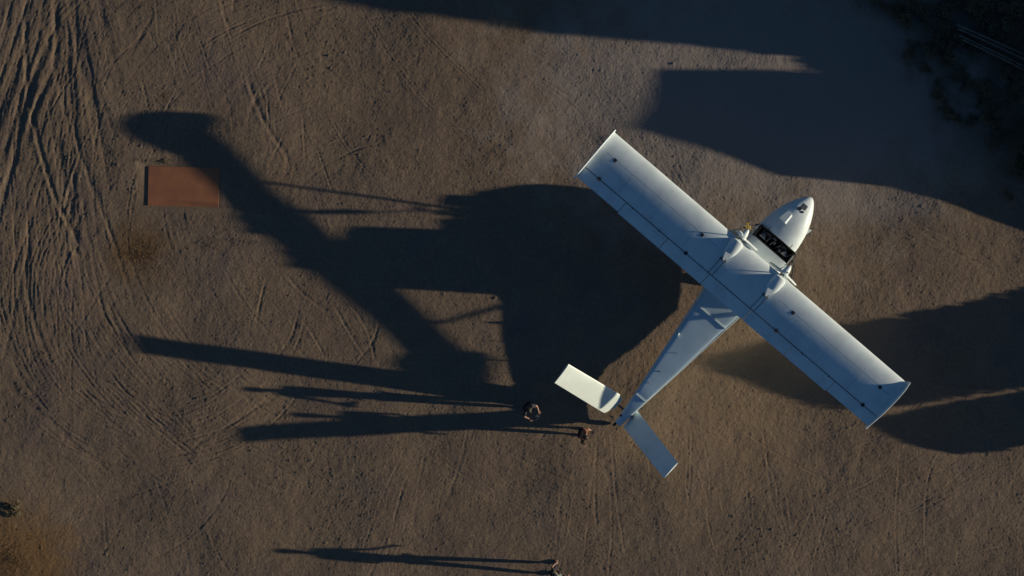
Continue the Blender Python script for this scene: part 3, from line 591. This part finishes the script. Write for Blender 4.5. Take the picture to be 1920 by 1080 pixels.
# ------------------------------------------------------------------ stones, grass, scrub
def ico():
    bm = bmesh.new(); bmesh.ops.create_icosphere(bm, subdivisions=1, radius=1); v = np.array([q.co[:] for q in bm.verts]); fa = [[q.index for q in g.verts] for g in bm.faces]; bm.free(); return v, np.array(fa)
IV, IF = ico()
def scatter(name, pos, rad, m, label, kind='stuff', flat=.55, cat=None, parent=None):
    n = len(pos); ang = rng.uniform(0, 6.28, n); V = IV[None] * (1 + rng.uniform(-.25, .25, (n, len(IV), 1))); V = V * rad[:, None, None] * np.array([1, .8, flat])
    c, s = np.cos(ang)[:, None], np.sin(ang)[:, None]; x = V[..., 0] * c - V[..., 1] * s; y = V[..., 0] * s + V[..., 1] * c; V = np.stack([x, y, V[..., 2]], -1) + pos[:, None, :]
    Fm = IF[None] + (np.arange(n) * len(IV))[:, None, None]; me = bpy.data.meshes.new(name); V = V.reshape(-1, 3); Fm = Fm.reshape(-1, 3)
    me.vertices.add(len(V)); me.vertices.foreach_set('co', V.astype(np.float32).ravel()); me.loops.add(Fm.size); me.loops.foreach_set('vertex_index', Fm.astype(np.int32).ravel())
    me.polygons.add(len(Fm)); me.polygons.foreach_set('loop_start', np.arange(0, Fm.size, 3, dtype=np.int32)); me.update(calc_edges=True)
    o = link_mesh(name, me, m, parent)
    if parent is None: tag(o, label, kind=kind, cat=cat)
    return o
n = 9000; px = rng.uniform(-20, 20, n); pyy = rng.uniform(-11.5, 11.5, n); rad = .008 + .022 * rng.random(n) ** 5
pos = np.stack([px, pyy, [ground_z(a, b) for a, b in zip(px, pyy)]], -1)
scatter('gravel', pos, rad, noisy('gravel_stone', (.30, .24, .19), (.14, .10, .08), 3, .9), 'small loose stones scattered over the sandy earth')
def blades(name, cx, cy, rx, ry, n, h, m, label):
    vs = []; fs = []
    for i in range(n):
        a = rng.uniform(0, 6.28); r = abs(rng.normal(0, .42)) * (1 + .35 * math.sin(3 * a + cx) + .25 * math.sin(5 * a)); x, y = cx + rx * r * math.cos(a), cy + ry * r * math.sin(a); z = ground_z(x, y); hh = h * rng.uniform(.4, 1.2)
        d = rng.uniform(0, 6.28); le = rng.uniform(.3, 1.1) * hh; w_ = rng.uniform(.004, .010); dx, dy = math.cos(d), math.sin(d); b = len(vs)
        vs += [(x - dy * w_, y + dx * w_, z), (x + dy * w_, y - dx * w_, z), (x + dx * le * .4 + dy * w_, y + dy * le * .4 - dx * w_, z + hh * .7), (x + dx * le * .4 - dy * w_, y + dy * le * .4 + dx * w_, z + hh * .7), (x + dx * le, y + dy * le, z + hh)]
        fs += [(b, b + 1, b + 2, b + 3), (b + 3, b + 2, b + 4)]
    o = build(name, vs, fs, m); tag(o, label, 'grass', kind='stuff')
DRY = noisy('dry_grass_blade', (.30, .16, .06), (.20, .12, .05), 6, .8); GRN = noisy('green_grass_blade', (.12, .12, .06), (.17, .14, .07), 6, .8)
c = P(20, 1050); blades('dry_grass', c.x, c.y, 2.4, 2.1, 3200, .022, DRY, 'orange brown dry grass in the lower left corner of the yard')
c = P(262, 478); blades('dry_grass', c.x, c.y, 1.4, 1.1, 900, .02, DRY, 'thin dry grass on the earth below the rust brown sheet')
c = P(395, 460); blades('dry_grass', c.x, c.y, .8, .5, 200, .02, DRY, 'sparse dry grass below the right corner of the rust brown sheet')
c = P(305, 302); blades('green_grass', c.x, c.y, .6, .14, 260, .025, GRN, 'short green weeds along the upper edge of the rust brown sheet')
c = P(310, 180); blades('dry_grass', c.x, c.y, .4, .5, 150, .02, DRY, 'small dry tuft above the rounded shadow at left')
LEAF = noisy('scrub_leaf', (.13, .10, .055), (.21, .16, .09), 3, .8); BARK = noisy('scrub_bark', (.06, .045, .035), (.03, .024, .02), 12, .9); LEAF2 = noisy('tree_leaf', (.04, .05, .022), (.08, .09, .04), 2, .7)
def leafcloud(pts, size, m, name, parent):
    n = len(pts); nrm = rng.standard_normal((n, 3)); nrm /= np.linalg.norm(nrm, axis=1)[:, None]; a = np.cross(nrm, rng.standard_normal((n, 3))); a /= np.linalg.norm(a, axis=1)[:, None]; b = np.cross(nrm, a)
    s = (size * rng.uniform(.6, 1.3, n))[:, None]; V = np.stack([pts - a * s, pts - b * s * .45, pts + a * s, pts + b * s * .45], 1).reshape(-1, 3)
    me = bpy.data.meshes.new(name); me.vertices.add(len(V)); me.vertices.foreach_set('co', V.astype(np.float32).ravel()); me.loops.add(len(V)); me.loops.foreach_set('vertex_index', np.arange(len(V), dtype=np.int32))
    me.polygons.add(n); me.polygons.foreach_set('loop_start', np.arange(0, len(V), 4, dtype=np.int32)); me.update(calc_edges=True); return link_mesh(name, me, m, parent)
def shrub_mesh(r, h, nl):
    k = rng.integers(6, 11); ctr = np.stack([rng.uniform(-.7, .7, k) * r, rng.uniform(-.7, .7, k) * r, rng.uniform(.3, .85, k) * h], -1); which = rng.integers(0, k, nl)
    d = rng.standard_normal((nl, 3)); d /= np.linalg.norm(d, axis=1)[:, None]; p = ctr[which] + d * (r * .38 * rng.random((nl, 1)) ** .4) * np.array([1, 1, h / r * .7]); p[:, 2] = np.abs(p[:, 2]) + .01; return p, ctr
def make_shrub(name, loc, r, h, nl, m, label, cat, group=None, size=.035):
    root = empty(name, loc, rng.uniform(0, 6)); tag(root, label, cat, group); p, ctr = shrub_mesh(r, h, nl); leafcloud(p, size, m, 'crown', root)
    st = MB(); [st.tube([(0, 0, 0), tuple(q * .5), tuple(q)], [.02 * r + .008, .012, .005], 5) for q in ctr]; st.build('trunk' if name == 'tree' else 'stem', BARK, root); return root
cc = P(28, 955); make_shrub('shrub', (cc.x, cc.y, ground_z(cc.x, cc.y)), .36, .2, 900, LEAF, 'small ragged dark bush above the dry grass in the lower left corner', 'shrub', size=.03)
protos = [make_shrub('shrub', (0, 0, 0), .5, .38, 1500, LEAF, 'x', 'shrub') for i in range(4)]
spots = [(1693, 37, 1.0), (1727, 37, .8), (1710, 93, .9), (1747, 90, .8), (1777, 110, .9), (1760, 167, .9), (1773, 203, .9), (1807, 157, .7), (1843, 167, .9), (1773, 50, .8), (1853, 227, .8), (1867, 213, .7),
         (1647, 7, .8), (1720, 10, 1.0), (1890, 33, 1.2), (1893, 150, .9), (1830, 20, 1.3), (1850, 45, 1.0), (1790, 85, .8), (1675, 15, .7), (1735, 130, .6), (1905, 8, 1.2), (1780, 12, 1.1), (1838, 190, .6), (1868, 250, .6), (1800, 140, .7), (1900, 180, .8), (1755, 60, .9), (1795, 225, .5), (1890, 365, .5), (1862, 70, .7), (1820, 225, .5)]
zone_name = ['by the top edge', 'left of the grey poles', 'below the grey poles', 'beside the round tree', 'in the top right corner']
def zone(u, v): return 0 if u < 1735 and v < 50 else 4 if u > 1800 and v < 75 else 3 if v > 210 and u > 1810 else 1 if v < 120 else 2
ordn = ['uppermost', 'second', 'third', 'fourth', 'fifth', 'sixth', 'seventh', 'eighth', 'ninth', 'tenth', 'eleventh', 'twelfth', 'thirteenth']
for i, (u, v, s) in enumerate(spots):
    o = protos[i] if i < 4 else copy_tree(protos[i % 4]); c = P(u, v); o.location = (c.x, c.y, ground_z(c.x, c.y)); o.scale = (s, s, s * rng.uniform(.7, 1.2)); o.rotation_euler.z = rng.uniform(0, 6)
    z_ = zone(u, v); k_ = sorted([q for q in spots if zone(q[0], q[1]) == z_], key=lambda q: (q[1], q[0])).index((u, v, s))
    o['group'] = 'low scrub bushes beyond the yard'; o['label'] = '%s low scrub bush, %s%s' % ('broad' if s > 1.05 else 'small' if s < .75 else 'dark', ordn[k_] + ' ' if k_ == 0 else ordn[k_] + ' from the top ', zone_name[z_])
pts = []
while len(pts) < 24000:
    u, v = rng.uniform(1600, 1990), rng.uniform(-60, 460); d = (u - 1640) * .78 - v * .62                    # distance into the scrub from its edge
    nz = math.sin(u * .071 + 2 * math.sin(v * .05)) + math.sin(v * .083 + 1.7 * math.sin(u * .043)) + rng.normal(0, .7)
    if d / 60 + nz * .8 > rng.uniform(.2, 2.2) and d > -40: c = P(u, v); pts.append((c.x, c.y, ground_z(c.x, c.y) + abs(rng.normal(0, .05)) + .01))
uc = leafcloud(np.array(pts), .032, LEAF, 'undergrowth', None); tag(uc, 'ragged dry undergrowth of twigs and leaves along the edge of the scrub', kind='stuff')
tr = make_shrub('tree', P(1932, 285), 1.25, 1.5, 9000, LEAF2, 'dark rounded evergreen tree cut by the right border', 'tree', size=.05)
# poles
POLE = noisy('grey_weathered_pole', (.17, .14, .11), (.09, .075, .06), 5, .7, bump=.003)
names = ['uppermost of the long grey poles lying among the scrub', 'second from the top of the long grey poles among the scrub', 'thin dark pole between the two pairs of grey poles', 'second from the bottom of the long grey poles among the scrub', 'lowest of the long grey poles lying among the scrub']
for i, (a, b, r_) in enumerate([((1789, 50), (1960, 127), .045), ((1791, 57), (1960, 136), .040), ((1796, 63), (1960, 142), .022), ((1792, 69), (1960, 150), .035), ((1798, 77), (1962, 158), .035)]):
    m = MB(); z = .35; A, B = P(*a), P(*b); A.z = B.z = z; m.tube([A, A.lerp(B, .5) + Vector((0, .02, -.01)), B], r_, 10); o = m.build('pole', POLE if i != 2 else BARK, smooth=True); tag(o, names[i], 'pole', 'long poles lying among the scrub')
for i, (u, v) in enumerate(((1822, 76), (1905, 115))):
    m = MB(); c = P(u, v); m.box((0, 0, .15), (.12, .75, .30), Matrix.Translation((c.x, c.y, 0)) @ Matrix.Rotation(R(-25), 4, 'Z')); tag(m.build('timber_block', BARK), ['dark timber block under the left end of the poles', 'dark timber block under the poles near the right border'][i], 'block')
# ------------------------------------------------------------------ unseen trees and an added outbuilding past the right edge, shaped for their shade
def inside(poly, x, y):
    r = False; j = len(poly) - 1
    for i in range(len(poly)):
        if (poly[i][1] > y) != (poly[j][1] > y) and x < (poly[j][0] - poly[i][0]) * (y - poly[i][1]) / (poly[j][1] - poly[i][1]) + poly[i][0]: r = not r
        j = i
    return r
def hedge_tree(poly, x_px, depth, nl, label, name='tree', lobes=260, rb=.16, size=.07, trunks=()):
    """poly: outline (ground y in m, height) of the crown seen from the yard"""
    X0 = (x_px - 960) / PX; P2 = [((540 - a) / PX, h) for a, h in poly]; ya = [p[0] for p in P2]; za = [p[1] for p in P2]; root = empty(name, (X0, sum(ya) / len(ya), 0)); tag(root, label, 'tree'); c0 = root.location
    pts = []; pos = []
    while len(pts) < nl:
        y, z = rng.uniform(min(ya), max(ya)), rng.uniform(min(za), max(za))
        if inside(P2, y, z): pts.append((rng.uniform(-depth, depth) * .5, y - c0.y, z))
    while len(pos) < lobes:
        y, z = rng.uniform(min(ya), max(ya)), rng.uniform(min(za), max(za))
        if all(inside(P2, y + dy, z + dz) for dy, dz in ((rb, 0), (-rb, 0), (0, rb * .9), (0, -rb * .9))): pos.append((rng.uniform(-depth, depth) * .4, y - c0.y, z))
    leafcloud(np.array(pts), size, LEAF2, 'crown', root)
    scatter('inner_foliage', np.array(pos), np.full(len(pos), rb * 1.15), LEAF2, None, flat=1.0, parent=root)
    for (a, h) in trunks: t = MB(); y = (540 - a) / PX - c0.y; t.tube([(0, y, 0), (.05, y, h * .5), (0, y + .05, h)], [.11, .08, .04], 8); t.build('trunk', BARK, root)
    return root
hedge_tree([(557, .9), (581, 1.14), (618, 1.63), (654, 2.1), (700, 2.62), (732, 2.9), (776, 2.5), (808, 2.10), (783, 1.5), (742, .9), (650, .5), (560, .5)], 2200, .5, 9000, 'broad dark tree just beyond the right edge of the yard', trunks=((620, .8), (690, .8)), lobes=420)
hedge_tree([(749, .85), (792, 1.5), (824, 1.92), (845, 1.8), (862, 1.66), (876, 1.34), (868, 1.1), (842, .86), (800, .7)], 2200, .4, 5000, 'lower leaning tree beyond the lower right of the yard', lobes=200, rb=.11, trunks=((800, .8),))
hedge_tree([(-330, 5.2), (-150, 5.5), (40, 5.6), (91, 4.95), (118, 4.2), (132, 3.6), (138, 2.6), (150, 2.15), (184, 2.1), (184, .0), (-330, .0)], 2150, .8, 16000, 'tall dark trees grown together beyond the top right corner', lobes=3000, rb=.27, size=.10, trunks=((0, 3), (-200, 4), (100, 2)))
# shed
X0 = (2150 - 960) / PX; prof = [(186, 0), (186, 2.98), (298, 3.14), (371, 2.22), (379, 1.5), (444, .78), (520, .25), (520, 0)]  # added unseen building, profile drawn to cast the upper right shade
sh = empty('shade_shed', (X0, (540 - 300) / PX, 0)); tag(sh, 'added unseen outbuilding, its stepped roof shaped to cast shade from beyond the right edge', 'shade_shed')
pp = [((540 - a) / PX - sh.location.y, h) for a, h in prof]; wl = MB(); wl.loft([[Vector((x, y, z)) for y, z in pp] for x in (.05, 4.0)]); wl.build('wall', noisy('shed_wall', (.25, .22, .19), (.18, .15, .13), 3, .9), sh)
ROOF = noisy('shed_roof', (.12, .11, .11), (.18, .14, .12), 4, .7)
for k in range(1, 6):
    (ya, za), (yb, zb) = pp[k], pp[k + 1]; rf = MB(); rf.loft([[Vector((x, ya, za - .03)), Vector((x, ya, za + .02)), Vector((x, yb, zb + .02)), Vector((x, yb, zb - .03))] for x in (-.02, 4.1)]); rf.build('roof_panel', ROOF, sh)
dr = MB(); dr.box((.035, -.6, .95), (.05, .9, 1.9)); dr.build('door', BARK, sh)
